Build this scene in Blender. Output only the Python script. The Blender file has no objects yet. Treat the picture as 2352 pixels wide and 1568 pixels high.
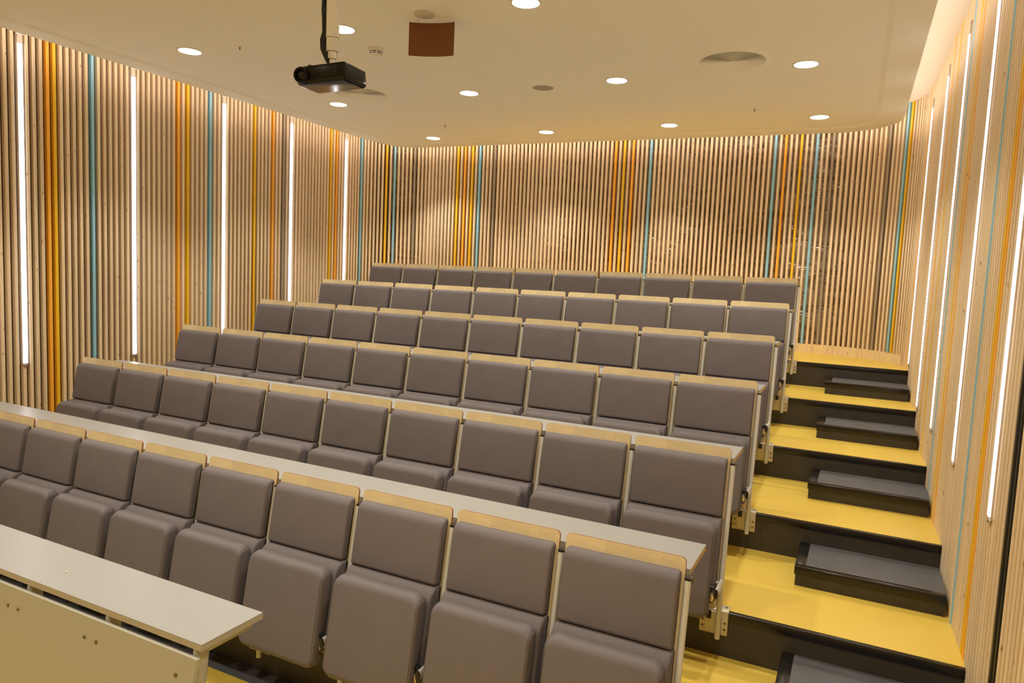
import bpy, bmesh, math, random
from mathutils import Vector, Matrix
random.seed(4)
SC = bpy.context.scene
COL = SC.collection
ZO = 1.094                      # height of the origin (top edge of the front row of backs) above the front floor

# ------------------------------------------------------------------ measured layout
PITCH = 0.55                    # seat spacing along a row
ROWD, ROWH = 1.0254, 0.24083    # going and rise of one tier
SHIFT = [0, -0.007, -0.0215, -0.0419, -0.044, -0.0697]
TIER0 = -0.853                  # tier floor below the top of its row's backs
TH = math.atan(0.18)            # lean of the backs
CEIL, CEIL2 = 2.87 + ZO, 3.10 + ZO
CAM_F = 1625.958
CAM_LOC = Vector((0.5546, -2.8117, 1.097 + ZO))
CAM_W = Vector((0.0797, 0.4588, 0.0643))

# ------------------------------------------------------------------ materials
def lin(r, g, b):
    f = lambda c: (c / 255 / 12.92) if c <= 10.3 else ((c / 255 + 0.055) / 1.055) ** 2.4
    return (f(r), f(g), f(b), 1)

def mat(name, col, rough=0.5, metal=0.0, spec=0.5, bump=None, var=None, coat=0):
    m = bpy.data.materials.new(name); m.use_nodes = True
    nt = m.node_tree; b = nt.nodes['Principled BSDF']
    b.inputs['Base Color'].default_value = col
    b.inputs['Roughness'].default_value = rough
    b.inputs['Metallic'].default_value = metal
    b.inputs['Specular IOR Level'].default_value = spec
    if coat: b.inputs['Coat Weight'].default_value = coat
    tc = None
    if var or bump:
        tc = nt.nodes.new('ShaderNodeTexCoord')
    if var:                                     # (scale, amount) soft tonal variation
        n = nt.nodes.new('ShaderNodeTexNoise'); n.inputs['Scale'].default_value = var[0]; n.inputs['Detail'].default_value = 4
        nt.links.new(tc.outputs['Object'], n.inputs['Vector'])
        r = nt.nodes.new('ShaderNodeMapRange'); r.inputs[1].default_value = 0.3; r.inputs[2].default_value = 0.7
        r.inputs[3].default_value = 1 - var[1]; r.inputs[4].default_value = 1 + var[1]
        nt.links.new(n.outputs['Fac'], r.inputs[0])
        h = nt.nodes.new('ShaderNodeVectorMath'); h.operation = 'SCALE'
        h.inputs[0].default_value = col[:3]
        nt.links.new(r.outputs[0], h.inputs['Scale'])
        nt.links.new(h.outputs[0], b.inputs['Base Color'])
    if bump:                                    # (scale, strength)
        n = nt.nodes.new('ShaderNodeTexNoise'); n.inputs['Scale'].default_value = bump[0]; n.inputs['Detail'].default_value = 3
        nt.links.new(tc.outputs['Object'], n.inputs['Vector'])
        bp = nt.nodes.new('ShaderNodeBump'); bp.inputs['Strength'].default_value = bump[1]; bp.inputs['Distance'].default_value = 0.002
        nt.links.new(n.outputs['Fac'], bp.inputs['Height']); nt.links.new(bp.outputs[0], b.inputs['Normal'])
    return m

def emit(name, col, strength):
    m = bpy.data.materials.new(name); m.use_nodes = True
    nt = m.node_tree; nt.nodes.clear()
    e = nt.nodes.new('ShaderNodeEmission'); e.inputs[0].default_value = (*col, 1); e.inputs[1].default_value = strength
    o = nt.nodes.new('ShaderNodeOutputMaterial'); nt.links.new(e.outputs[0], o.inputs[0])
    return m

def wood(name, base, dark, knots=True, grain=(30, 30, 1.2), rough=0.5, strips=None):
    m = bpy.data.materials.new(name); m.use_nodes = True
    nt = m.node_tree; N = nt.nodes; L = nt.links; b = N['Principled BSDF']
    b.inputs['Roughness'].default_value = rough
    b.inputs['Specular IOR Level'].default_value = 0.35
    tc = N.new('ShaderNodeTexCoord')
    mp = N.new('ShaderNodeMapping'); mp.inputs['Scale'].default_value = grain
    L.new(tc.outputs['Object'], mp.inputs[0])
    n = N.new('ShaderNodeTexNoise'); n.inputs['Scale'].default_value = 1.6; n.inputs['Detail'].default_value = 5; n.inputs['Roughness'].default_value = 0.6
    L.new(mp.outputs[0], n.inputs['Vector'])
    cr = N.new('ShaderNodeValToRGB')
    cr.color_ramp.elements[0].position = 0.3; cr.color_ramp.elements[0].color = dark
    cr.color_ramp.elements[1].position = 0.62; cr.color_ramp.elements[1].color = base
    L.new(n.outputs['Fac'], cr.inputs[0])
    out = cr.outputs[0]
    geo = N.new('ShaderNodeNewGeometry')
    isl = N.new('ShaderNodeMapRange'); isl.inputs[3].default_value = 0.90; isl.inputs[4].default_value = 1.05
    L.new(geo.outputs['Random Per Island'], isl.inputs[0])
    sc = N.new('ShaderNodeVectorMath'); sc.operation = 'SCALE'
    L.new(out, sc.inputs[0]); L.new(isl.outputs[0], sc.inputs['Scale']); out = sc.outputs[0]
    if strips:                                  # veneer leaves of slightly different tone
        mp3 = N.new('ShaderNodeMapping'); mp3.inputs['Scale'].default_value = strips
        L.new(tc.outputs['Object'], mp3.inputs[0])
        v = N.new('ShaderNodeTexVoronoi'); v.feature = 'F1'; v.inputs['Scale'].default_value = 1
        L.new(mp3.outputs[0], v.inputs['Vector'])
        mr = N.new('ShaderNodeMapRange'); mr.inputs[3].default_value = 0.93; mr.inputs[4].default_value = 1.09
        L.new(v.outputs['Color'], mr.inputs[0])
        s2 = N.new('ShaderNodeVectorMath'); s2.operation = 'SCALE'
        L.new(out, s2.inputs[0]); L.new(mr.outputs[0], s2.inputs['Scale']); out = s2.outputs[0]
    if knots:
        mp2 = N.new('ShaderNodeMapping'); mp2.inputs['Scale'].default_value = (19, 19, 7.5)
        L.new(tc.outputs['Object'], mp2.inputs[0])
        v = N.new('ShaderNodeTexVoronoi'); v.inputs['Scale'].default_value = 1.0
        L.new(mp2.outputs[0], v.inputs['Vector'])
        mr = N.new('ShaderNodeMapRange'); mr.inputs[1].default_value = 0.04; mr.inputs[2].default_value = 0.13; mr.inputs[3].default_value = 0.85; mr.inputs[4].default_value = 0
        L.new(v.outputs['Distance'], mr.inputs[0])
        mx = N.new('ShaderNodeMix'); mx.data_type = 'RGBA'
        L.new(mr.outputs[0], mx.inputs['Factor']); L.new(out, mx.inputs['A']); mx.inputs['B'].default_value = (0.30, 0.15, 0.07, 1)
        out = mx.outputs['Result']
    L.new(out, b.inputs['Base Color'])
    return m

M = {}
M['slat'] = wood('pine_slats', (0.87, 0.725, 0.545, 1), (0.82, 0.665, 0.48, 1))
M['ply'] = wood('birch_veneer', (0.84, 0.72, 0.47, 1), (0.78, 0.64, 0.385, 1), knots=False, grain=(6, 6, 40), rough=0.35, strips=(7, 0.1, 0.1))
M['plyedge'] = mat('plywood_edge', (0.30, 0.13, 0.045, 1), 0.5)
M['plyboard'] = wood('plywood_skirting', (0.88, 0.76, 0.50, 1), (0.82, 0.69, 0.43, 1), knots=False, grain=(4, 4, 30), rough=0.3)
M['orange'] = mat('orange_paint', lin(255, 186, 66), 0.5)
M['yellowp'] = mat('yellow_paint', lin(246, 200, 44), 0.5)
M['blue'] = mat('blue_paint', lin(150, 206, 240), 0.5)
M['grey'] = mat('grey_paint', lin(165, 153, 138), 0.5)
M['black'] = mat('black_gap_tone', (0.012, 0.012, 0.012, 1), 0.5)
M['backing'] = mat('dark_backing', (0.17, 0.12, 0.07, 1), 0.8)
M['fabric'] = mat('taupe_fabric', (0.175, 0.157, 0.176, 1), 0.9, spec=0.2, bump=(900, 0.25), var=(7, 0.03))
M['seam'] = mat('taupe_seam', (0.10, 0.085, 0.08, 1), 0.9, spec=0.2)
M['alu'] = mat('silver_tube', (0.70, 0.71, 0.71, 1), 0.42, metal=0.1)
M['steel'] = mat('bracket_metal', (0.60, 0.55, 0.44, 1), 0.4, metal=0.3)
M['screw'] = mat('dark_screw', (0.16, 0.11, 0.08, 1), 0.35, metal=0.7)
M['blackpl'] = mat('black_plastic', (0.012, 0.012, 0.013, 1), 0.4)
M['laminate'] = mat('light_laminate', (0.34, 0.345, 0.36, 1), 0.32, var=(3, 0.015))
M['edge'] = mat('laminate_edge', (0.42, 0.385, 0.33, 1), 0.45)
M['plyend'] = mat('desk_ply_edge', (0.62, 0.44, 0.23, 1), 0.5)
M['cream'] = mat('cream_panel', (0.42, 0.42, 0.39, 1), 0.4)
M['darkbr'] = mat('dark_brown_bracket', (0.09, 0.06, 0.045, 1), 0.5)
M['lino'] = mat('yellow_lino', (0.75, 0.55, 0.10, 1), 0.38, spec=0.4, var=(2.5, 0.03))
M['riser'] = mat('dark_riser', (0.048, 0.044, 0.041, 1), 0.5, var=(9, 0.12))
M['nosing'] = mat('black_nosing', (0.010, 0.009, 0.009, 1), 0.24)
M['mattread'] = mat('grey_tread', (0.10, 0.103, 0.118, 1), 0.5, var=(14, 0.10), bump=(120, 0.2))
M['ceil'] = mat('ceiling_paint', (0.92, 0.90, 0.80, 1), 0.8)
M['ceil2'] = mat('upper_ceiling_paint', (0.84, 0.81, 0.77, 1), 0.8)
M['wallpaint'] = mat('front_wall_paint', (0.84, 0.80, 0.72, 1), 0.8)
M['white'] = mat('white_plastic', (0.80, 0.77, 0.70, 1), 0.4)
M['housing'] = mat('lamp_housing', (0.72, 0.62, 0.55, 1), 0.4)
M['brown'] = mat('brown_board', (0.20, 0.075, 0.022, 1), 0.7)
M['proj'] = mat('projector_black', (0.008, 0.007, 0.007, 1), 0.14, spec=0.25)
M['projvent'] = mat('projector_grille', (0.006, 0.006, 0.006, 1), 0.5)
M['glass'] = mat('lens_glass', (0.01, 0.008, 0.012, 1), 0.06, coat=0.0)
M['chrome'] = mat('bare_steel', (0.7, 0.66, 0.6, 1), 0.25, metal=0.9)
M['red'] = mat('sprinkler_bulb', (0.35, 0.06, 0.03, 1), 0.2)
M['sensor'] = mat('sensor_plastic', (0.62, 0.57, 0.48, 1), 0.6)
M['ventshade'] = mat('vent_gap_shade', (0.42, 0.39, 0.33, 1), 0.8)  # darker disc colour puts shade into the gaps between the vent rings
M['speakerg'] = mat('speaker_grille', (0.42, 0.37, 0.32, 1), 0.7)
M['tube'] = emit('lamp_glow', (1, 0.97, 0.96), 6.5)
M['down'] = emit('downlight_glow', (1.0, 0.915, 0.725), 34)
M['cove'] = emit('cove_glow', (1.0, 0.80, 0.61), 15)

# wrinkled foil behind the back slats
def foil():
    m = bpy.data.materials.new('wrinkled_foil'); m.use_nodes = True
    nt = m.node_tree; N = nt.nodes; L = nt.links; b = N['Principled BSDF']
    tc = N.new('ShaderNodeTexCoord'); mp = N.new('ShaderNodeMapping'); mp.inputs['Scale'].default_value = (1.3, 1.3, 2.2); mp.inputs['Rotation'].default_value = (0, 0.5, 0)
    L.new(tc.outputs['Object'], mp.inputs[0])
    n = N.new('ShaderNodeTexNoise'); n.inputs['Scale'].default_value = 2.0; n.inputs['Detail'].default_value = 3; n.inputs['Distortion'].default_value = 1.6
    L.new(mp.outputs[0], n.inputs['Vector'])
    cr = N.new('ShaderNodeValToRGB')
    e = cr.color_ramp.elements
    e[0].position = 0.36; e[0].color = (0.20, 0.125, 0.065, 1)
    e[1].position = 0.6; e[1].color = (0.42, 0.31, 0.20, 1)
    L.new(n.outputs['Fac'], cr.inputs[0]); L.new(cr.outputs[0], b.inputs['Base Color'])
    b.inputs['Roughness'].default_value = 0.22
    bp = N.new('ShaderNodeBump'); bp.inputs['Strength'].default_value = 0.9; bp.inputs['Distance'].default_value = 0.06
    L.new(n.outputs['Fac'], bp.inputs['Height']); L.new(bp.outputs[0], b.inputs['Normal'])
    return m
M['foil'] = foil()

# ------------------------------------------------------------------ object helpers
def finish(name, bm, mats, parent=None, smooth=True, angle=35, **props):
    me = bpy.data.meshes.new(name)
    bmesh.ops.recalc_face_normals(bm, faces=bm.faces)
    bm.to_mesh(me); bm.free()
    for m in (mats if isinstance(mats, (list, tuple)) else [mats]): me.materials.append(M[m])
    if smooth:
        me.polygons.foreach_set('use_smooth', [True] * len(me.polygons))
        me.set_sharp_from_angle(angle=math.radians(angle))
    return link(name, me, parent, **props)

def link(name, me, parent=None, **props):
    o = bpy.data.objects.new(name, me); COL.objects.link(o)
    if parent is not None: o.parent = parent
    for k, v in props.items(): o[k] = v
    return o

def empty(name, loc, rot=0, **props):
    o = bpy.data.objects.new(name, None); COL.objects.link(o)
    o.location = loc; o.rotation_euler = (0, 0, rot); o.empty_display_size = 0.1
    for k, v in props.items(): o[k] = v
    return o

def box(bm, lo, hi, bev=0, mi=0, mtx=None):
    lo, hi = Vector(lo), Vector(hi)
    r = bmesh.ops.create_cube(bm, size=1, matrix=Matrix.Translation((lo + hi) / 2) @ Matrix.Diagonal((*(hi - lo), 1)))
    vs = r['verts']; fs = list({f for v in vs for f in v.link_faces})
    for f in fs: f.material_index = mi
    if bev:
        es = list({e for v in vs for e in v.link_edges})
        rr = bmesh.ops.bevel(bm, geom=es, offset=bev, segments=2, affect='EDGES', profile=0.5)
        vs = list({v for f in rr['faces'] for v in f.verts} | {v for v in vs if v.is_valid})
        for f in {f for v in vs for f in v.link_faces}: f.material_index = mi
    if mtx is not None: bmesh.ops.transform(bm, matrix=mtx, verts=vs)
    return vs

def inset2(pts, d):
    n = len(pts); out = []
    for i in range(n):
        a, b, c = Vector(pts[i - 1]), Vector(pts[i]), Vector(pts[(i + 1) % n])
        e1, e2 = (b - a).normalized(), (c - b).normalized()
        n1, n2 = Vector((-e1.y, e1.x)), Vector((-e2.y, e2.x))
        k = n1 + n2; k = k / max(0.35, 1 + n1.dot(n2))
        out.append(b + k * d)
    return out

def loft(bm, pts, c0, c1, r0, r1, f, seg=4, mi=0, cap=None, side=None):
    """CCW outline pts in (a, b) drawn along c, its two rims rounded by r0 / r1; f(a, b, c) gives the 3D point"""
    rings = []
    for i in range(seg + 1):
        p = math.pi / 2 * (1 - i / seg)
        if r0 == 0 and i < seg: continue
        rings.append((c0 + r0 * (1 - math.sin(p)), r0 * (1 - math.cos(p))))
    for i in range(seg + 1):
        p = math.pi / 2 * (i / seg)
        if r1 == 0 and i > 0: continue
        rings.append((c1 - r1 * (1 - math.sin(p)), r1 * (1 - math.cos(p))))
    rv = []
    for c, d in rings:
        q = inset2(pts, d) if d > 1e-6 else [Vector(x) for x in pts]
        rv.append([bm.verts.new(f(x.x, x.y, c)) for x in q])
    n = len(pts)
    for k in range(len(rv) - 1):
        for i in range(n):
            fc = bm.faces.new((rv[k][i], rv[k][(i + 1) % n], rv[k + 1][(i + 1) % n], rv[k + 1][i]))
            fc.material_index = mi if side is None else side
    a = bm.faces.new(rv[0][::-1]); b = bm.faces.new(rv[-1])
    a.material_index = b.material_index = mi if cap is None else cap

def rrect(x0, x1, y0, y1, rbl, rbr, rtr, rtl, n=5):
    out = []
    for cx, cy, r, a0 in ((x0 + rbl, y0 + rbl, rbl, 180), (x1 - rbr, y0 + rbr, rbr, 270), (x1 - rtr, y1 - rtr, rtr, 0), (x0 + rtl, y1 - rtl, rtl, 90)):
        if r < 1e-4: out.append((cx, cy)); continue
        for i in range(n + 1):
            a = math.radians(a0 + 90 * i / n); out.append((cx + r * math.cos(a), cy + r * math.sin(a)))
    return out

def tube(bm, path, r, seg=12, cap=True, mi=0, sx=1.0):
    P = [Vector(p) for p in path]; rings = []; up = None
    for i, p in enumerate(P):
        d = ((P[min(i + 1, len(P) - 1)] - P[i]).normalized() + (P[i] - P[max(i - 1, 0)]).normalized())
        if d.length < 1e-6: d = P[min(i + 1, len(P) - 1)] - P[max(i - 1, 0)]
        d.normalize()
        if up is None: up = Vector((1, 0, 0)) if abs(d.x) < 0.9 else Vector((0, 1, 0))
        s = d.cross(up).normalized(); u2 = s.cross(d).normalized(); up = u2
        rr = r[i] if isinstance(r, (list, tuple)) else r
        rings.append([bm.verts.new(p + (u2 * math.cos(2 * math.pi * k / seg) * sx + s * math.sin(2 * math.pi * k / seg)) * rr) for k in range(seg)])
    for a, b in zip(rings[:-1], rings[1:]):
        for k in range(seg):
            f = bm.faces.new((a[k], a[(k + 1) % seg], b[(k + 1) % seg], b[k])); f.material_index = mi
    if cap:
        bm.faces.new(rings[0][::-1]).material_index = mi; bm.faces.new(rings[-1]).material_index = mi

def lathe(bm, prof, c=(0, 0, 0), seg=32, mi=0, close=False):
    """prof: (radius, z) pairs"""
    rings = []
    for r, z in prof:
        if r < 1e-6: rings.append([bm.verts.new((c[0], c[1], c[2] + z))])
        else: rings.append([bm.verts.new((c[0] + r * math.cos(2 * math.pi * k / seg), c[1] + r * math.sin(2 * math.pi * k / seg), c[2] + z)) for k in range(seg)])
    for a, b in zip(rings[:-1], rings[1:]):
        for k in range(seg):
            k2 = (k + 1) % seg
            if len(a) == 1 and len(b) == 1: continue
            if len(a) == 1: q = (a[0], b[k], b[k2])
            elif len(b) == 1: q = (a[k], a[k2], b[0])
            else: q = (a[k], a[k2], b[k2], b[k])
            bm.faces.new(q).material_index = mi

def disc(bm, c, r, seg=20, mi=0, axis='z'):
    vs = []
    for k in range(seg):
        a, b = r * math.cos(2 * math.pi * k / seg), r * math.sin(2 * math.pi * k / seg)
        vs.append(bm.verts.new({'z': (c[0] + a, c[1] + b, c[2]), 'y': (c[0] + a, c[1], c[2] + b), 'x': (c[0], c[1] + a, c[2] + b)}[axis]))
    bm.faces.new(vs).material_index = mi

# ------------------------------------------------------------------ the walls' plan: left, rounded corner, back, rounded corner, right
def fillet(A, B, Cc, r, n=24):
    A, B, Cc = Vector(A), Vector(B), Vector(Cc)
    u, v = (A - B).normalized(), (Cc - B).normalized()
    ang = math.acos(u.dot(v)); t = r / math.tan(ang / 2)
    p0, p1 = B + u * t, B + v * t
    c = B + (u + v).normalized() * r / math.sin(ang / 2)
    a0 = math.atan2(p0.y - c.y, p0.x - c.x); a1 = math.atan2(p1.y - c.y, p1.x - c.x)
    da = (a1 - a0 + math.pi) % (2 * math.pi) - math.pi
    return [c + r * Vector((math.cos(a0 + da * i / n), math.sin(a0 + da * i / n))) for i in range(n + 1)]

def plan(xl, yb, slope, xr, sr, r1, r2, yf=-5.2):
    L0 = (xl, yf); c1 = (xl, yb + slope * xl)
    y = (yb + slope * xr) / (1 - slope * sr); c2 = (xr + sr * y, y); R0 = (xr + sr * yf, yf)
    return [Vector(L0)] + fillet(L0, c1, c2, r1) + fillet(c1, c2, R0, r2) + [Vector(R0)]

WALL = plan(-5.90, 6.26, .066, 1.135, -.027, .75, .95)
EDGE = plan(-5.64, 6.03, .052, .835, -.011, .50, .62)

def cum(P):
    s = [0.0]
    for a, b in zip(P[:-1], P[1:]): s.append(s[-1] + (b - a).length)
    return s
WS = cum(WALL)

def at_s(s, P=WALL, S=WS):
    s = max(0, min(s, S[-1] - 1e-6))
    i = max(k for k in range(len(S) - 1) if S[k] <= s)
    t = (P[i + 1] - P[i]).normalized()
    return P[i] + t * (s - S[i]), t, Vector((t.y, -t.x))

def offset_path(P, d):                      # d > 0: into the room
    out = []
    for i, p in enumerate(P):
        t = (P[min(i + 1, len(P) - 1)] - P[max(i - 1, 0)]).normalized()
        out.append(p + Vector((t.y, -t.x)) * d)
    return out

S_L, S_R = (WS[1] + WS[25]) / 2, (WS[26] + WS[50]) / 2     # where left wall ends and right wall begins
SP, S0 = 0.057, -0.0026
FLOORZ, ZTOP = 0.0, CEIL2

def sub_path(sa, sb):
    pts = [at_s(sa)[0]] + [p for p, s in zip(WALL, WS) if sa < s < sb] + [at_s(sb)[0]]
    return pts

def ribbon(name, pts, d0, d1, z0, z1, m, parent=None, **props):
    bm = bmesh.new()
    A, B = offset_path(pts, d0), offset_path(pts, d1)
    ring = []
    for a, b in zip(A, B):
        ring.append([bm.verts.new((a.x, a.y, z0)), bm.verts.new((b.x, b.y, z0)), bm.verts.new((b.x, b.y, z1)), bm.verts.new((a.x, a.y, z1))])
    for p, q in zip(ring[:-1], ring[1:]):
        for k in range(4): bm.faces.new((p[k], p[(k + 1) % 4], q[(k + 1) % 4], q[k]))
    bm.faces.new(ring[0]); bm.faces.new(ring[-1][::-1])
    return finish(name, bm, m, parent, angle=40, **props)

SW, SD = 0.028, 0.042                       # slat width and depth
def slat(bm, idx, z0=FLOORZ, z1=ZTOP, w=SW, d=SD, out=0.0):
    p, t, n = at_s(S0 + idx * SP)
    c = 0.004
    prof = [(-w / 2, -d), (w / 2, -d), (w / 2, out - c), (w / 2 - c, out), (-w / 2 + c, out), (-w / 2, out - c)]
    lo = [bm.verts.new((*(p + t * a + n * b), z0)) for a, b in prof]
    hi = [bm.verts.new((*(p + t * a + n * b), z1)) for a, b in prof]
    k = len(prof)
    for i in range(k): bm.faces.new((lo[i], lo[(i + 1) % k], hi[(i + 1) % k], hi[i]))
    bm.faces.new(lo[::-1]); bm.faces.new(hi)

COLOURED = {109: 'orange', 110: 'yellowp', 116: 'blue', 132: 'orange', 134: 'yellowp', 139: 'blue', 150: 'yellowp', 155: 'orange', 158: 'grey',
            173: 'yellowp', 175: 'orange', 184: 'blue', 191: 'yellowp', 193: 'blue', 198: 'grey', 210: 'yellowp', 212: 'orange', 214: 'yellowp',
            216: 'blue', 220: 'grey', 250: 'orange', 252: 'yellowp', 254: 'orange', 258: 'blue', 284: 'blue', 286: 'orange', 289: 'yellowp',
            292: 'blue', 295: 'grey', 306: 'grey', 310: 'blue', 311: 'yellowp', 320: 'orange', 348: 'orange', 353: 'yellowp', 364: 'blue', 369: 'yellowp',
            371: 'orange', 388: 'blue', 394: 'yellowp', 395: 'orange', 405: 'black', 406: 'black'}  # black pair stands in for a dark upright gap
MISSING = set()
LAMPS_L, LAMPS_R = [105, 123, 142, 160, 178], [325, 344, 362, 381, 400]
LAMP_LEN = (0.155 + ZO, 2.915 + ZO)
def lamp_z(idx):                            # the last one stands over the top landing and is shorter
    return (0.415 + ZO if idx == 325 else LAMP_LEN[0], LAMP_LEN[1])
N_SLATS = int((WS[-1] - S0) / SP)
CNAME = {'orange': 'orange', 'yellowp': 'yellow', 'blue': 'blue', 'grey': 'grey', 'black': 'black'}
for side, sa, sb in (('left', 0, S_L), ('back', S_L, S_R), ('right', S_R, WS[-1])):
    pts = sub_path(sa, sb)
    w = ribbon('wall_' + side, pts, -0.16, -0.062, FLOORZ - 0.1, ZTOP + 0.1, 'backing', kind='structure')
    bm = bmesh.new()
    for i in range(2, N_SLATS - 1):
        s = S0 + i * SP
        if not (sa <= s < sb) or i in MISSING: continue
        if i in COLOURED:
            b2 = bmesh.new(); slat(b2, i, z0=TIER0 + 5 * ROWH + ZO + 0.106 if S_L + 0.2 < s < WS[26] + 1.25 else FLOORZ)
            c = CNAME[COLOURED[i]]
            finish(c + '_slat', b2, COLOURED[i], w, smooth=False, label='slat coloured ' + c)
        elif i in LAMPS_L + LAMPS_R:
            slat(bm, i, z1=lamp_z(i)[0] - 0.001); slat(bm, i, z0=LAMP_LEN[1] + 0.001)
        else: slat(bm, i)
    finish('wooden_slats', bm, 'slat', w, smooth=False)
    if side == 'back':
        ribbon('foil_lining', pts, -0.062, -0.056, FLOORZ, ZTOP, 'foil', w, label='wrinkled shiny lining seen between the slats')

# plywood skirting round the top landing
zt5 = TIER0 + 5 * ROWH + ZO
ribbon('baseboard_back', sub_path(S_L + 0.2, WS[26] + 1.25), -0.03, -0.004, zt5, zt5 + 0.105, 'plyboard', kind='structure')

# front of the room, behind the camera
def struct_box(name, lo, hi, m, **p):
    bm = bmesh.new(); box(bm, lo, hi); return finish(name, bm, m, smooth=False, kind='structure', **p)
struct_box('wall_front', (-6.2, -5.35, -0.1), (1.6, -5.2, ZTOP + 0.1), 'wallpaint')

# ------------------------------------------------------------------ ceiling
def plate(bm, P, z, mi=0):
    bm.faces.new([bm.verts.new((p.x, p.y, z)) for p in P]).material_index = mi
bm = bmesh.new()
PO = EDGE; P0 = offset_path(EDGE, 0.022); P1 = [p for p in offset_path(EDGE, 0.22)]; P2 = [p for p in offset_path(EDGE, 0.26)]
for P in (P0, P1, P2): P[0].y = P[-1].y = -5.2
loops = [[bm.verts.new((p.x, p.y, z)) for p in P] for P, z in ((P0, CEIL + 0.05), (P0, CEIL + 0.004), (PO, CEIL + 0.004), (PO, CEIL - 0.014), (P1, CEIL - 0.014), (P2, CEIL))]
for a, b in zip(loops[:-1], loops[1:]):
    for i in range(len(a) - 1): bm.faces.new((a[i], a[i + 1], b[i + 1], b[i]))
bm.faces.new(loops[5]); bm.faces.new(loops[0][::-1])
ceiling = finish('ceiling', bm, 'ceil', smooth=False, kind='structure')
struct_box('ceiling_upper', (-6.2, -5.35, CEIL2), (1.6, 6.6, CEIL2 + 0.1), 'ceil2')
# warm light strip lying along the edge of the lowered ceiling
def cove(sa, sb, name):
    E = EDGE; S = cum(E)
    pts = [at_s(sa, E, S)[0]] + [p for p, s in zip(E, S) if sa < s < sb] + [at_s(sb, E, S)[0]]
    ribbon(name, pts, 0.010, 0.0215, CEIL + 0.018, CEIL + 0.042, 'cove', ceiling, label='warm light strip hidden in the ceiling edge')
ES = cum(EDGE)
cove(0.4, ES[-1] - 0.4, 'cove_light_strip')

# ------------------------------------------------------------------ floor and tiers
struct_box('floor', (-6.0, -5.3, -0.1), (1.5, 6.45, 0.0), 'lino')
bm = bmesh.new(); box(bm, (-5.9, -0.205, 0.0), (0.2, -0.1, 0.004)); finish('trim_1', bm, 'mattread', smooth=False, kind='structure')
XL, XR = -5.94, 1.16
def tier(r):
    z = TIER0 + r * ROWH + ZO; zl = z - ROWH
    y0 = r * ROWD - 0.10; y1 = y0 + ROWD if r < 5 else 6.5
    root = empty('floor_tier', (0, 0, 0), kind='structure')
    bm = bmesh.new(); box(bm, (XL, y0 + 0.012, zl - 0.15), (XR, y1 + 0.011, z)); finish('tread', bm, 'lino', root, smooth=False)
    bm = bmesh.new(); box(bm, (XL, y0, zl), (XR, y0 + 0.011, z - 0.042)); finish('riser', bm, 'riser', root, smooth=False)
    bm = bmesh.new(); box(bm, (XL, y0 - 0.006, z - 0.042), (XR, y0 + 0.03, z + 0.0035), bev=0.0045); finish('nosing', bm, 'nosing', root)
for r in range(6): tier(r)

# half steps on the stair aisle
ORD = ['first', 'second', 'third', 'fourth', 'fifth', 'sixth', 'seventh', 'eighth', 'ninth', 'tenth']
STEPL = ['lowest half step, cut off by the bottom of the picture', 'half step on the second yellow tread from the bottom', 'middle half step of the stair aisle',
         'half step on the second highest yellow aisle tread', 'highest half step, just below the top landing']
for r in range(5):
    z = TIER0 + r * ROWH + ZO
    x0 = 0.33 + SHIFT[r]; y0 = r * ROWD + 0.477; y1 = (r + 1) * ROWD - 0.102; x1 = 1.135 - 0.027 * y1 - 0.004; h = 0.112
    root = empty('half_step', (x0, y0, z), label='dark grey ' + STEPL[r], category='step', group='half steps up the stair aisle')
    w, d = x1 - x0, y1 - y0
    bm = bmesh.new(); box(bm, (0.004, 0.004, 0), (w, d, h - 0.006)); finish('body', bm, 'riser', root, smooth=False)
    bm = bmesh.new(); box(bm, (0.055, 0.045, h - 0.006), (w, d, h)); finish('tread_mat', bm, 'mattread', root, smooth=False)
    bm = bmesh.new(); box(bm, (-0.003, -0.003, h - 0.045), (w, 0.045, h + 0.002), bev=0.003)
    box(bm, (-0.003, 0.045, h - 0.045), (0.055, d, h + 0.002), bev=0.003); finish('nosing', bm, 'nosing', root)

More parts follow.
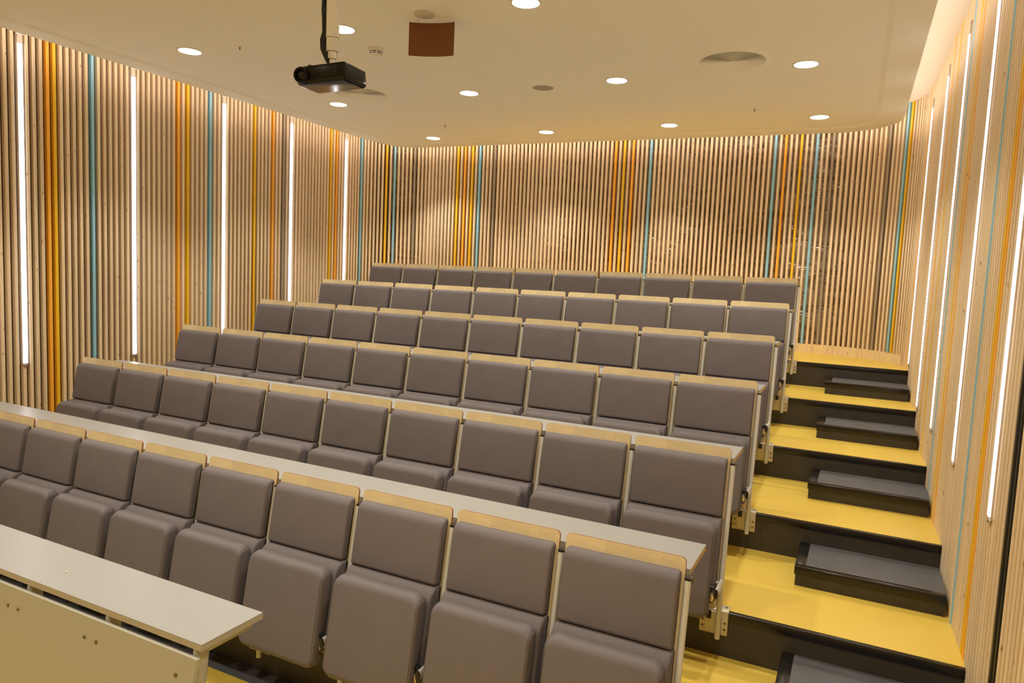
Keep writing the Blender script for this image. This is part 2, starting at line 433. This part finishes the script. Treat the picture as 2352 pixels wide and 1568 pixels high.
# ------------------------------------------------------------------ tip-up seats
# seat frame: x along the row from the seat's right edge, T up the leaning back, N forward from the veneer face
def TN(x, T, N): return (x, T * math.sin(TH) - N * math.cos(TH), T * math.cos(TH) + N * math.sin(TH) - TIER0)
SWD = PITCH - 0.0296
def seat_meshes():
    D = {}
    def keep(k, bm, mats, angle=35):
        o = finish(k, bm, mats, angle=angle); D[k] = o.data; bpy.data.objects.remove(o)
    bm = bmesh.new()
    loft(bm, rrect(-SWD, 0, -0.84, 0, .02, .02, .022, .022), -0.012, 0, 0.001, 0.001, lambda a, b, c: TN(a, b, c), seg=1, mi=0, side=1)
    keep('backrest_shell', bm, ['ply', 'plyedge'])
    # upper cushion: rolled top, squarer bottom, flat front
    bm = bmesh.new()
    prof = rrect(0.001, 0.056, -0.36, -0.052, .004, .016, .046, .006, n=7)
    loft(bm, prof, -SWD + 0.013, -0.013, 0.012, 0.012, lambda a, b, c: TN(c, b, a), seg=4)
    keep('back_cushion', bm, ['fabric'], 60)
    bm = bmesh.new()
    prof = rrect(0.001, 0.088, -0.80, -0.361, .004, .02, .066, .002, n=9)
    loft(bm, prof, -SWD + 0.008, -0.008, 0.014, 0.014, lambda a, b, c: TN(c, b, a), seg=4)
    keep('lower_back_cushion', bm, ['fabric'], 60)
    # folded seat pad: boxed sides, well rounded top
    bm = bmesh.new()
    x0, x1, N0, N1, T0, T1, cr, er = -SWD + 0.018, -0.018, 0.093, 0.174, -0.865, -0.384, 0.045, 0.011
    def drop(x):
        u = max(0, (x0 + cr - x) / cr, (x - x1 + cr) / cr); return cr * (1 - math.sqrt(max(0, 1 - u * u)))
    st = [(x0 + er * (1 - math.cos(a)), er * (1 - math.sin(a))) for a in [math.pi / 2 * k / 4 for k in range(5)]]
    xs = st + [(x0 + er + (cr - er) * k / 5, 0) for k in range(1, 6)]
    xs = xs + [(x0 + x1 - x, d) for x, d in xs[::-1]]
    rv = []; edge = []
    for x, d in xs:
        dd = drop(min(max(x, x0 + er * 0.6), x1 - er * 0.6))
        q = rrect(N0, N1, T0 + dd, T1 - dd, .020, .034, .044, .030, n=7)
        q = inset2(q, d) if d > 1e-6 else [Vector(v) for v in q]
        rv.append([bm.verts.new(TN(x, v.y, v.x)) for v in q])
    m = len(rv[0])
    for k in range(len(rv) - 1):
        for i in range(m): bm.faces.new((rv[k][i], rv[k][(i + 1) % m], rv[k + 1][(i + 1) % m], rv[k + 1][i]))
    bm.faces.new(rv[0][::-1]); bm.faces.new(rv[-1])
    seams = [[rv[k][i].co.copy() for i in range(8, 32)] for k in (3, len(rv) - 4)]
    keep('seat_cushion', bm, ['fabric'], 70)
    for j, pts in enumerate(seams):
        bm = bmesh.new(); tube(bm, pts, 0.0014, seg=5, cap=False); keep('seam%d' % j, bm, ['seam'])
    # support post between two seats
    px = 0.0148
    bm = bmesh.new()
    top = TN(px, -0.086, 0.006); bend = TN(px, -0.69, 0.006)
    path = [top, bend, (px, bend[1] - 0.010, bend[2] - 0.03), (px, -0.137, -0.78 - TIER0), (px, -0.137, -0.985 - TIER0)]
    tube(bm, path, 0.0138, seg=14); keep('support_post', bm, ['alu'])
    bm = bmesh.new(); tube(bm, [TN(px, -0.086, 0.006), TN(px, -0.078, 0.006)], 0.0146, seg=14); keep('post_cap', bm, ['blackpl'])
    zb = bend[2]
    bm = bmesh.new()
    tube(bm, [(px, -0.112, zb - 0.006), (px, -0.276, zb - 0.010)], 0.024, seg=18, sx=0.46)
    tube(bm, [(px - 0.01, -0.15, zb - 0.002), (px - 0.040, -0.15, zb - 0.002)], 0.006, seg=8)
    keep('pivot_arm', bm, ['alu'])
    bm = bmesh.new(); tube(bm, [(px, -0.276, zb - 0.010), (px, -0.284, zb - 0.010)], 0.0245, seg=18, sx=0.46); keep('end_cap', bm, ['blackpl'])
    bm = bmesh.new()
    zf = 0.0
    box(bm, (-0.085, -0.110, zf - 0.122), (0.060, -0.1065, zf + 0.008), bev=0.001)
    box(bm, (-0.085, -0.110, zf + 0.0045), (0.060, -0.030, zf + 0.008), bev=0.001)
    box(bm, (-0.055, -0.122, zf - 0.105), (-0.002, -0.109, zf + 0.002), bev=0.003)
    keep('floor_bracket', bm, ['steel'])
    bm = bmesh.new()
    for x in (-0.070, 0.045):
        for z in (-0.055, -0.09): lathe_y(bm, (x, -0.110, zf + z), 0.0065, 0.004)
    lathe(bm, [(0, 0.006), (0.006, 0.004), (0.007, 0)], (0.042, -0.055, zf + 0.008), seg=10)
    keep('bracket_screw', bm, ['screw'])
    bm = bmesh.new(); tube(bm, [(-0.031, -0.165, zf + 0.020), (-0.031, -0.165, zf - 0.016)], 0.013, seg=12); keep('rubber_bumper', bm, ['blackpl'])
    bm = bmesh.new()
    box(bm, (px - 0.031, -0.272, zb - 0.056), (px - 0.0145, -0.235, zb - 0.016), bev=0.002); keep('hinge_block', bm, ['chrome'])
    bm = bmesh.new(); tube(bm, [(px - 0.034, -0.246, zb + 0.004), (px - 0.0145, -0.246, zb + 0.004)], 0.0145, seg=12); keep('hinge_knob', bm, ['blackpl'])
    return D

def lathe_y(bm, c, r, h, seg=10):
    v = [bm.verts.new((c[0] + r * math.cos(2 * math.pi * k / seg), c[1], c[2] + r * math.sin(2 * math.pi * k / seg))) for k in range(seg)]
    w = [bm.verts.new((c[0] + .75 * r * math.cos(2 * math.pi * k / seg), c[1] - h, c[2] + .75 * r * math.sin(2 * math.pi * k / seg))) for k in range(seg)]
    for k in range(seg): bm.faces.new((v[k], v[(k + 1) % seg], w[(k + 1) % seg], w[k]))
    bm.faces.new(w)

D = seat_meshes()
POST_SUBS = ['post_cap', 'pivot_arm', 'end_cap', 'floor_bracket', 'bracket_screw', 'rubber_bumper', 'hinge_block', 'hinge_knob']
def add_post(root, dx=0):
    p = link('support_post', D['support_post'], root); p.location.x = dx
    for s in POST_SUBS: link(s, D[s], p)
def seat_proto():
    root = empty('tip_up_seat', (0, 0, 0), category='seat')
    for k in ('backrest_shell', 'back_cushion', 'lower_back_cushion'): link(k, D[k], root)
    s = link('seat_cushion', D['seat_cushion'], root); link('seam', D['seam0'], s); link('seam', D['seam1'], s)
    add_post(root)
    return root
def copy_tree(o, parent=None):
    c = o.copy(); COL.objects.link(c); c.parent = parent
    for ch in list(o.children): copy_tree(ch, c)
    return c
ROWN = ['front row', 'second row', 'third row', 'fourth row', 'fifth row', 'top row']
proto = seat_proto(); used = False
for r in range(6):
    for i in range(10):
        o = proto if not used else copy_tree(proto)
        used = True
        o.location = ((i - 9) * PITCH + SHIFT[r], r * ROWD, TIER0 + r * ROWH + ZO)
        k = 9 - i
        if k == 0: wh = 'on the stair aisle end of the ' + ROWN[r]
        elif k == 9: wh = 'beside the left wall in the ' + ROWN[r]
        else: wh = ORD[k] + ' from the stair aisle in the ' + ROWN[r]
        o['label'] = ('folded taupe tip-up seat ' if k in (0, 9) else 'folded taupe tip-up seat, ') + wh
        o['group'] = 'tip-up seats in the ' + ROWN[r]
for o in [x for x in COL.objects if x.name.startswith('tip_up_seat') and 'beside the left wall' in x.get('label', '')]:
    add_post(o, -PITCH)

# ------------------------------------------------------------------ desk shelves behind rows one to five
BETW = ['front', 'second', 'third', 'fourth', 'fifth']
BACK = ['second', 'third', 'fourth', 'fifth', 'top']
def desk(r):
    x0, x1 = -9 * PITCH - SWD - 0.03, 0.010
    root = empty('desk_shelf', (SHIFT[r], r * ROWD, TIER0 + r * ROWH + ZO), category='desk', group='long desks between the seat rows',
                 label='long pale desk shelf between the %s and %s seat rows' % (BETW[r], BACK[r]))
    zt = -0.063 - TIER0
    bm = bmesh.new(); box(bm, (x0, 0.044, zt - 0.003), (x1, 0.364, zt)); finish('desk_top', bm, 'laminate', root, smooth=False)
    bm = bmesh.new(); box(bm, (x0, 0.044, zt - 0.026), (x1 - 0.002, 0.364, zt - 0.003)); finish('front_edge', bm, 'laminate', root, smooth=False)
    bm = bmesh.new(); box(bm, (x1 - 0.002, 0.044, zt - 0.026), (x1, 0.364, zt - 0.003)); finish('end_edge', bm, 'plyend', root, smooth=False)
    for i in range(11):
        px = (i - 10) * PITCH + 0.0148
        bm = bmesh.new(); box(bm, (px - 0.010, 0.016, zt - 0.052), (px + 0.010, 0.056, zt - 0.027), bev=0.002)
        finish('desk_bracket', bm, 'darkbr', root)
for r in range(5): desk(r)

# ------------------------------------------------------------------ front desk
def front_desk():
    x1, x0 = -1.535, -5.45
    y0, y1, zt = -1.052, -0.752, 0.784
    root = empty('front_desk', (x1, y0, 0), category='desk', label='long pale desk with a cream front panel, in front of the first row')
    L = lambda x, y, z: (x - x1, y - y0, z)
    bm = bmesh.new(); box(bm, L(x0, y0, zt - 0.004), L(x1, y1, zt)); finish('desk_top', bm, 'laminate', root, smooth=False)
    bm = bmesh.new(); box(bm, L(x0, y0, zt - 0.027), L(x1, y1, zt - 0.004)); finish('edge_band', bm, 'edge', root, smooth=False)
    px0, px1, zp = x0 + 0.02, -1.535, 0.735
    sl = 0.10
    bm = bmesh.new()
    P = [(px1, -1.072, zp), (px1 - 0.055, -1.125, 0.22)]
    q = [(px0, -1.072, zp), (px0, -1.125, 0.22)]
    quad = [P[0], q[0], q[1], P[1]]
    f = [bm.verts.new(L(*v)) for v in quad]; g = [bm.verts.new(L(v[0], v[1] + 0.016, v[2])) for v in quad]
    bm.faces.new(f); bm.faces.new(g[::-1])
    for k in range(4): bm.faces.new((f[k], g[k], g[(k + 1) % 4], f[(k + 1) % 4]))
    pan = finish('front_panel', bm, 'cream', root, smooth=False)
    for k, lx in enumerate((-1.575, -2.085, -2.62, -3.16, -3.70, -4.24, -4.78, -5.32)):
        bm = bmesh.new()
        tube(bm, [L(lx, -1.016, zt - 0.027), L(lx, -1.045, 0.50), L(lx, -1.060, 0.10), L(lx, -1.060, 0.0)], 0.034, seg=16, sx=0.55)
        box(bm, L(lx - 0.03, -1.14, 0), L(lx + 0.03, -0.80, 0.012), bev=0.004)
        box(bm, L(lx - 0.012, -1.0, zt - 0.06), L(lx + 0.012, -0.78, zt - 0.027), bev=0.003)
        finish('leg', bm, 'cream', root)
        for dx in ((-0.065,) if k == 0 else (-0.095, -0.02)):
            for zz in (0.652, 0.29):
                bm = bmesh.new(); yy = -1.072 - (zp - zz) / (zp - 0.22) * 0.053
                lathe_y(bm, L(lx + dx + (0 if k else .003), yy, zz), 0.008, 0.005); finish('screw', bm, 'screw', pan)
front_desk()
bm = bmesh.new()
for a, b in (((0, 0, 0), (0.012, 0.005, 0.003)), ((0.004, -0.003, 0.003), (0.010, 0.004, 0.007))): box(bm, a, b)
o = finish('paper_scrap', bm, 'white', smooth=False, label='tiny white scrap lying on top of the front desk', category='scrap')
o.location = (-2.55, -0.93, 0.784)

# ------------------------------------------------------------------ lamps on the slat walls
LPOS_L = ['left of the paired orange and yellow slats', 'right of the first blue slat', 'just right of the second blue slat', 'just right of the grey slat', 'nearest the back corner']
LPOS_R = ['farthest up the stairs near the back corner', 'second from the back corner', 'in the middle of the wall', 'second from the picture edge', 'closest to the picture edge']
def wall_lamp(idx, text):
    p, t, n = at_s(S0 + idx * SP)
    z0, z1 = lamp_z(idx)
    root = empty('wall_lamp', (p.x, p.y, z0), math.atan2(t.y, t.x), category='lamp', group='tall lamps on the slatted walls', label=text)
    H = z1 - z0                          # local: x along the wall, -y into the room
    bm = bmesh.new(); box(bm, (-0.021, -0.004, 0.0), (0.021, 0.036, H), bev=0.001); finish('housing', bm, 'housing', root)
    bm = bmesh.new(); box(bm, (-0.0195, -0.010, 0.012), (0.0195, -0.0045, H - 0.07), bev=0.002); finish('diffuser', bm, 'tube', root)
    bm = bmesh.new(); box(bm, (-0.021, -0.009, H - 0.07), (0.021, -0.0045, H), bev=0.001); finish('end_cap', bm, 'housing', root)
    bm = bmesh.new(); box(bm, (-0.016, -0.008, -0.022), (0.016, 0.0, -0.001), bev=0.001); box(bm, (-0.030, -0.008, H + 0.004), (0.030, 0, H + 0.018), bev=0.001)
    finish('bracket', bm, 'chrome', root)
for i, s in zip(LAMPS_L, LPOS_L): wall_lamp(i, 'tall white wall lamp on the left wall, ' + s)
for i, s in zip(LAMPS_R, LPOS_R): wall_lamp(i, 'tall white wall lamp on the right wall, ' + s)

# ------------------------------------------------------------------ ceiling fittings
DXS, DYS = (-4.70, -3.07, -1.56, 0.0), (-2.33, -0.43, 1.47, 3.36, 5.25)
ROWT = ['row over the lecturer', 'row over the front desk', 'front row in view', 'middle row in view', 'row nearest the back wall']
COLT = ['leftmost', 'second from the left', 'third from the left', 'rightmost']
def downlight(x, y, text):
    root = empty('downlight', (x, y, CEIL), category='ceiling light', group='round downlights in the ceiling', label=text)
    bm = bmesh.new(); lathe(bm, [(0.088, -0.002), (0.090, -0.006), (0.104, -0.004), (0.106, 0.0)], seg=40); finish('trim_ring', bm, 'white', root)
    bm = bmesh.new(); lathe(bm, [(0, -0.003), (0.088, -0.003)], seg=40); finish('diffuser', bm, 'down', root)
for b, y in enumerate(DYS):
    for a, x in enumerate(DXS):
        downlight(x, y, 'round white downlight, %s in the ceiling %s' % (COLT[a], ROWT[b]))

def swirl_vent(x, y, text):
    root = empty('ceiling_vent', (x, y, CEIL), category='vent', group='round ceiling vents', label=text)
    bm = bmesh.new(); lathe(bm, [(0.245, -0.001), (0.250, -0.011), (0.285, -0.009), (0.298, 0.0)], seg=56); finish('flange', bm, 'ceil', root)
    bm = bmesh.new(); lathe(bm, [(0, -0.0015), (0.245, -0.0015)], seg=48); finish('vent_gap_shade', bm, 'ventshade', root)
    bm = bmesh.new(); n = 15
    for k in range(n):
        r0 = 0.245 * (k + 0.25) / n; r1 = 0.245 * (k + 1.0) / n
        lathe(bm, [(r0, -0.003), (r1, -0.010), (r1 - 0.0015, -0.0115), (r0 - 0.0015, -0.0045), (r0, -0.003)], seg=56)
    finish('ring_grille', bm, 'ceil', root)
swirl_vent(-0.52, 3.09, 'large round ringed ceiling vent between the right-hand downlights')
swirl_vent(-4.15, 3.05, 'round ringed ceiling vent partly hidden behind the projector')

root = empty('ceiling_speaker', (-2.29, 3.39, CEIL), category='speaker', label='flat round grey ceiling speaker left of a middle-row downlight')
bm = bmesh.new(); lathe(bm, [(0.10, -0.003), (0.104, -0.007), (0.122, -0.005), (0.125, 0)], seg=40); finish('rim', bm, 'ceil', root)
bm = bmesh.new(); lathe(bm, [(0, -0.002), (0.10, -0.003)], seg=40); finish('grille', bm, 'speakerg', root)

root = empty('ceiling_sensor', (-2.31, 1.42, CEIL), category='sensor', label='flat round pale ceiling sensor above the hanging brown board')
bm = bmesh.new(); lathe(bm, [(0.0, -0.016), (0.055, -0.015), (0.070, -0.010), (0.075, 0)], seg=36); finish('cover', bm, 'sensor', root)
bm = bmesh.new(); lathe(bm, [(0.0, -0.022), (0.005, -0.021), (0.007, -0.0155)], seg=16); finish('sensor_dome', bm, 'speakerg', root)

def smoke_detector():
    root = empty('smoke_detector', (-3.11, 1.93, CEIL), category='smoke detector', label='white domed smoke detector between projector pole and brown board')
    bm = bmesh.new(); lathe(bm, [(0.050, -0.020), (0.062, -0.018), (0.066, 0)], seg=36); finish('base', bm, 'white', root)
    bm = bmesh.new(); lathe(bm, [(0.0, -0.058), (0.030, -0.056), (0.046, -0.046), (0.051, -0.036), (0.051, -0.020)], seg=36); finish('dome', bm, 'white', root)
    bm = bmesh.new()
    for z, r in ((-0.031, 0.0515), (-0.043, 0.0485)):
        for k in range(8):
            a0, a1 = 2 * math.pi * (k + .12) / 8, 2 * math.pi * (k + .88) / 8
            vs = []
            for i in range(5):
                a = a0 + (a1 - a0) * i / 4
                vs.append((bm.verts.new((r * math.cos(a), r * math.sin(a), z - .003)), bm.verts.new(((r + .001) * math.cos(a), (r + .001) * math.sin(a), z + .003))))
            for u, v in zip(vs[:-1], vs[1:]): bm.faces.new((u[0], v[0], v[1], u[1]))
    finish('slots', bm, 'blackpl', root)
    bm = bmesh.new(); lathe(bm, [(0, -0.068), (0.008, -0.066), (0.010, -0.056)], seg=14); finish('indicator', bm, 'white', root)
smoke_detector()

def sprinkler(x, y, text):
    root = empty('ceiling_sprinkler', (x, y, CEIL), category='sprinkler', group='ceiling sprinklers', label=text)
    bm = bmesh.new(); lathe(bm, [(0.008, -0.004), (0.030, -0.004), (0.038, 0)], seg=28); finish('rosette', bm, 'ceil', root)
    bm = bmesh.new()
    for s in (-1, 1): tube(bm, [(s * 0.008, 0, -0.004), (s * 0.010, 0, -0.018), (s * 0.003, 0, -0.034)], 0.0025, seg=6)
    lathe(bm, [(0, -0.036), (0.016, -0.035), (0.016, -0.033), (0, -0.033)], seg=14)
    finish('head', bm, 'ceil', root)
    bm = bmesh.new(); tube(bm, [(0, 0, -0.006), (0, 0, -0.030)], 0.0042, seg=8); finish('bulb', bm, 'red', root)
sprinkler(-4.17, 1.52, 'small ceiling sprinkler right of the leftmost front downlight')
sprinkler(-4.10, 4.58, 'small ceiling sprinkler above the back left downlight')
sprinkler(-0.57, 4.73, 'small ceiling sprinkler in the right rear of the ceiling')

# brown board hanging below the ceiling
def hanging_board():
    c = Vector((-2.31, 1.515, CEIL - 0.022)); ang = math.atan2(0.123, 0.301)
    root = empty('hanging_board', c, 0.33, category='board', label='curved brown board hanging from the ceiling beside the projector')
    w, h = 0.326, 0.228
    bm = bmesh.new(); n = 12; R = 0.55; rows = []
    for i in range(n + 1):
        x = -w / 2 + w * i / n; y = math.sqrt(R * R - x * x) - math.sqrt(R * R - w * w / 4)
        rows.append([bm.verts.new((x, y, 0)), bm.verts.new((x, y + 0.004, 0)), bm.verts.new((x, y + 0.004, -h)), bm.verts.new((x, y, -h))])
    for a, b in zip(rows[:-1], rows[1:]):
        for k in range(4): bm.faces.new((a[k], b[k], b[(k + 1) % 4], a[(k + 1) % 4]))
    bm.faces.new(rows[0]); bm.faces.new(rows[-1][::-1])
    finish('board', bm, 'brown', root)
    for x in (-0.10, 0.12):
        bm = bmesh.new(); tube(bm, [(x, 0.004, -0.004), (x, 0.004, 0.022)], 0.002, seg=6); finish('hanger', bm, 'white', root)
hanging_board()

# projector on a pole
def projector():
    c = Vector((-2.19, 0.343, 2.146 + ZO))
    root = empty('projector', c, category='projector', label='black projector hanging from a white ceiling pole with black cables')
    rot = Matrix.Rotation(math.radians(10.7), 4, 'Z') @ Matrix.Rotation(math.radians(2.6), 4, 'X') @ Matrix.Rotation(math.radians(-4.3), 4, 'Y')
    W, Dp, Hh = 0.315, 0.245, 0.092
    # body: rounded outline, thicker middle
    bm = bmesh.new()
    out = rrect(-W / 2, W / 2, -Dp / 2, Dp / 2, .045, .012, .012, .03, n=6)
    loft(bm, out, -Hh / 2, Hh / 2, 0.022, 0.006, lambda a, b, z: (a, b, z), seg=5)
    body = finish('body', bm, 'proj', root); body.matrix_local = rot
    def part(name, bm, m, par=body): return finish(name, bm, m, par)
    # lens barrel at the left of the front face
    bm = bmesh.new()
    seg = 28; lx, lz = -0.105, 0.0; prof = [(0.0, -Dp / 2 - 0.004), (0.026, -Dp / 2 - 0.004), (0.030, -Dp / 2 - 0.018), (0.040, -Dp / 2 - 0.018), (0.044, -Dp / 2 - 0.010), (0.046, -Dp / 2 + 0.02)]
    rings = []
    for r, y in prof:
        rings.append([bm.verts.new((lx + r * math.cos(2 * math.pi * k / seg), y, lz + r * math.sin(2 * math.pi * k / seg))) for k in range(seg)] if r else [bm.verts.new((lx, y, lz))])
    for a, b in zip(rings[:-1], rings[1:]):
        for k in range(seg):
            k2 = (k + 1) % seg
            bm.faces.new((a[0], b[k], b[k2]) if len(a) == 1 else (a[k], a[k2], b[k2], b[k]))
    part('lens_ring', bm, 'proj')
    bm = bmesh.new()
    prof = [(0.0, -Dp / 2 - 0.013), (0.012, -Dp / 2 - 0.012), (0.022, -Dp / 2 - 0.008), (0.026, -Dp / 2 - 0.005)]
    rings = [[bm.verts.new((lx + r * math.cos(2 * math.pi * k / seg), y, lz + r * math.sin(2 * math.pi * k / seg))) for k in range(seg)] if r else [bm.verts.new((lx, y, lz))] for r, y in prof]
    for a, b in zip(rings[:-1], rings[1:]):
        for k in range(seg):
            k2 = (k + 1) % seg
            bm.faces.new((a[0], b[k], b[k2]) if len(a) == 1 else (a[k], a[k2], b[k2], b[k]))
    part('lens', bm, 'glass')
    bm = bmesh.new()                                        # front and side grilles
    for k in range(9): box(bm, (-0.005 + k * 0.013, -Dp / 2 - 0.002, -0.022), (0.002 + k * 0.013, -Dp / 2 + 0.004, 0.030), bev=0.001)
    part('front_grille', bm, 'projvent')
    bm = bmesh.new()
    for k in range(14): box(bm, (W / 2 - 0.004, -0.085 + k * 0.0125, -0.022), (W / 2 + 0.0015, -0.079 + k * 0.0125, 0.026), bev=0.0008)
    part('side_grille', bm, 'projvent')
    bm = bmesh.new(); box(bm, (-0.02, -Dp / 2 - 0.001, -0.034), (0.14, -Dp / 2 + 0.01, -0.029)); part('trim_line', bm, 'projvent')
    for x, y in ((-0.07, -0.09), (0.12, 0.09)):
        bm = bmesh.new(); lathe(bm, [(0.014, 0), (0.014, 0.008), (0.010, 0.012), (0, 0.012)], (x, y, Hh / 2 - 0.001), seg=14); part('foot', bm, 'blackpl')
    bm = bmesh.new()                                        # mounting plate
    box(bm, (-0.03, -0.03, Hh / 2 - 0.001), (0.05, 0.05, Hh / 2 + 0.006), bev=0.002)
    finish('mount_plate', bm, 'chrome', body)
    # pole
    px, py = 0.012, -0.005
    H = CEIL - c.z
    bm = bmesh.new(); tube(bm, [(px, py, 0.045), (px, py, 0.105)], 0.018, seg=18); tube(bm, [(px, py, 0.10), (px, py, 0.145)], [0.026, 0.026], seg=18); finish('pole_joint', bm, 'chrome', root)
    bm = bmesh.new(); tube(bm, [(px, py, 0.14), (px, py, 0.21)], 0.033, seg=22); tube(bm, [(px, py, 0.213), (px, py, H - 0.002)], 0.036, seg=22)
    tube(bm, [(px, py, H - 0.02), (px, py, H - 0.001)], 0.07, seg=24); finish('pole', bm, 'white', root)
    # cables strapped along the pole
    for j, (dx, dy) in enumerate(((-0.046, -0.012), (-0.052, 0.012), (-0.040, -0.030))):
        pts = [(px + dx + 0.004 * math.sin(j), py + dy, H - 0.002)]
        for k in range(1, 9):
            z = H - (H - 0.24) * k / 8
            pts.append((px + dx + 0.006 * math.sin(k * 1.3 + j * 2), py + dy + 0.004 * math.cos(k + j), z))
        pts += [(px + dx - 0.012, py + dy, 0.20), (px + dx - 0.008, py + dy, 0.15), (px + dx + 0.02, py + dy + 0.01, 0.09), (px + dx + 0.045, py + 0.03 + dy, 0.052)]
        bm = bmesh.new(); tube(bm, pts, 0.0085, seg=8); finish('cable', bm, 'blackpl', root)
projector()

# ------------------------------------------------------------------ lamps' light
def spot_area(x, y):
    l = bpy.data.lights.new('downlight_light', 'SPOT'); l.spot_size = math.radians(100); l.spot_blend = 0.55; l.shadow_soft_size = 0.06
    l.energy = DOWN_W; l.color = (1.0, 0.915, 0.725)
    o = bpy.data.objects.new('downlight_light', l); o.location = (x, y, CEIL - 0.03); COL.objects.link(o)
DOWN_W = 92
for y in DYS:
    for x in DXS: spot_area(x, y)
w = bpy.data.worlds.new('room'); SC.world = w; w.use_nodes = True
w.node_tree.nodes['Background'].inputs[0].default_value = (0, 0, 0, 1)

# ------------------------------------------------------------------ camera
def rodrigues(w):
    th = w.length; return Matrix.Rotation(th, 3, w.normalized())
R = rodrigues(CAM_W) @ Matrix(((1, 0, 0), (0, 0, -1), (0, 1, 0)))
cam = bpy.data.cameras.new('camera'); co = bpy.data.objects.new('camera', cam); COL.objects.link(co)
cam.sensor_fit = 'HORIZONTAL'; cam.sensor_width = 36; cam.lens = CAM_F / 2352 * 36; cam.clip_start = 0.02
m3 = Matrix((R[0], -R[1], -R[2])).transposed()
co.matrix_world = Matrix.Translation(CAM_LOC) @ m3.to_4x4()
SC.camera = co

SC.view_settings.view_transform = 'Standard'; SC.view_settings.look = 'None'
SC.view_settings.exposure = 0.0; SC.view_settings.gamma = 1; SC.view_settings.use_curve_mapping = False
SC.cycles.use_denoising = True
SC.cycles.max_bounces = 10; SC.cycles.diffuse_bounces = 8; SC.cycles.glossy_bounces = 4
SC.cycles.sample_clamp_indirect = 6
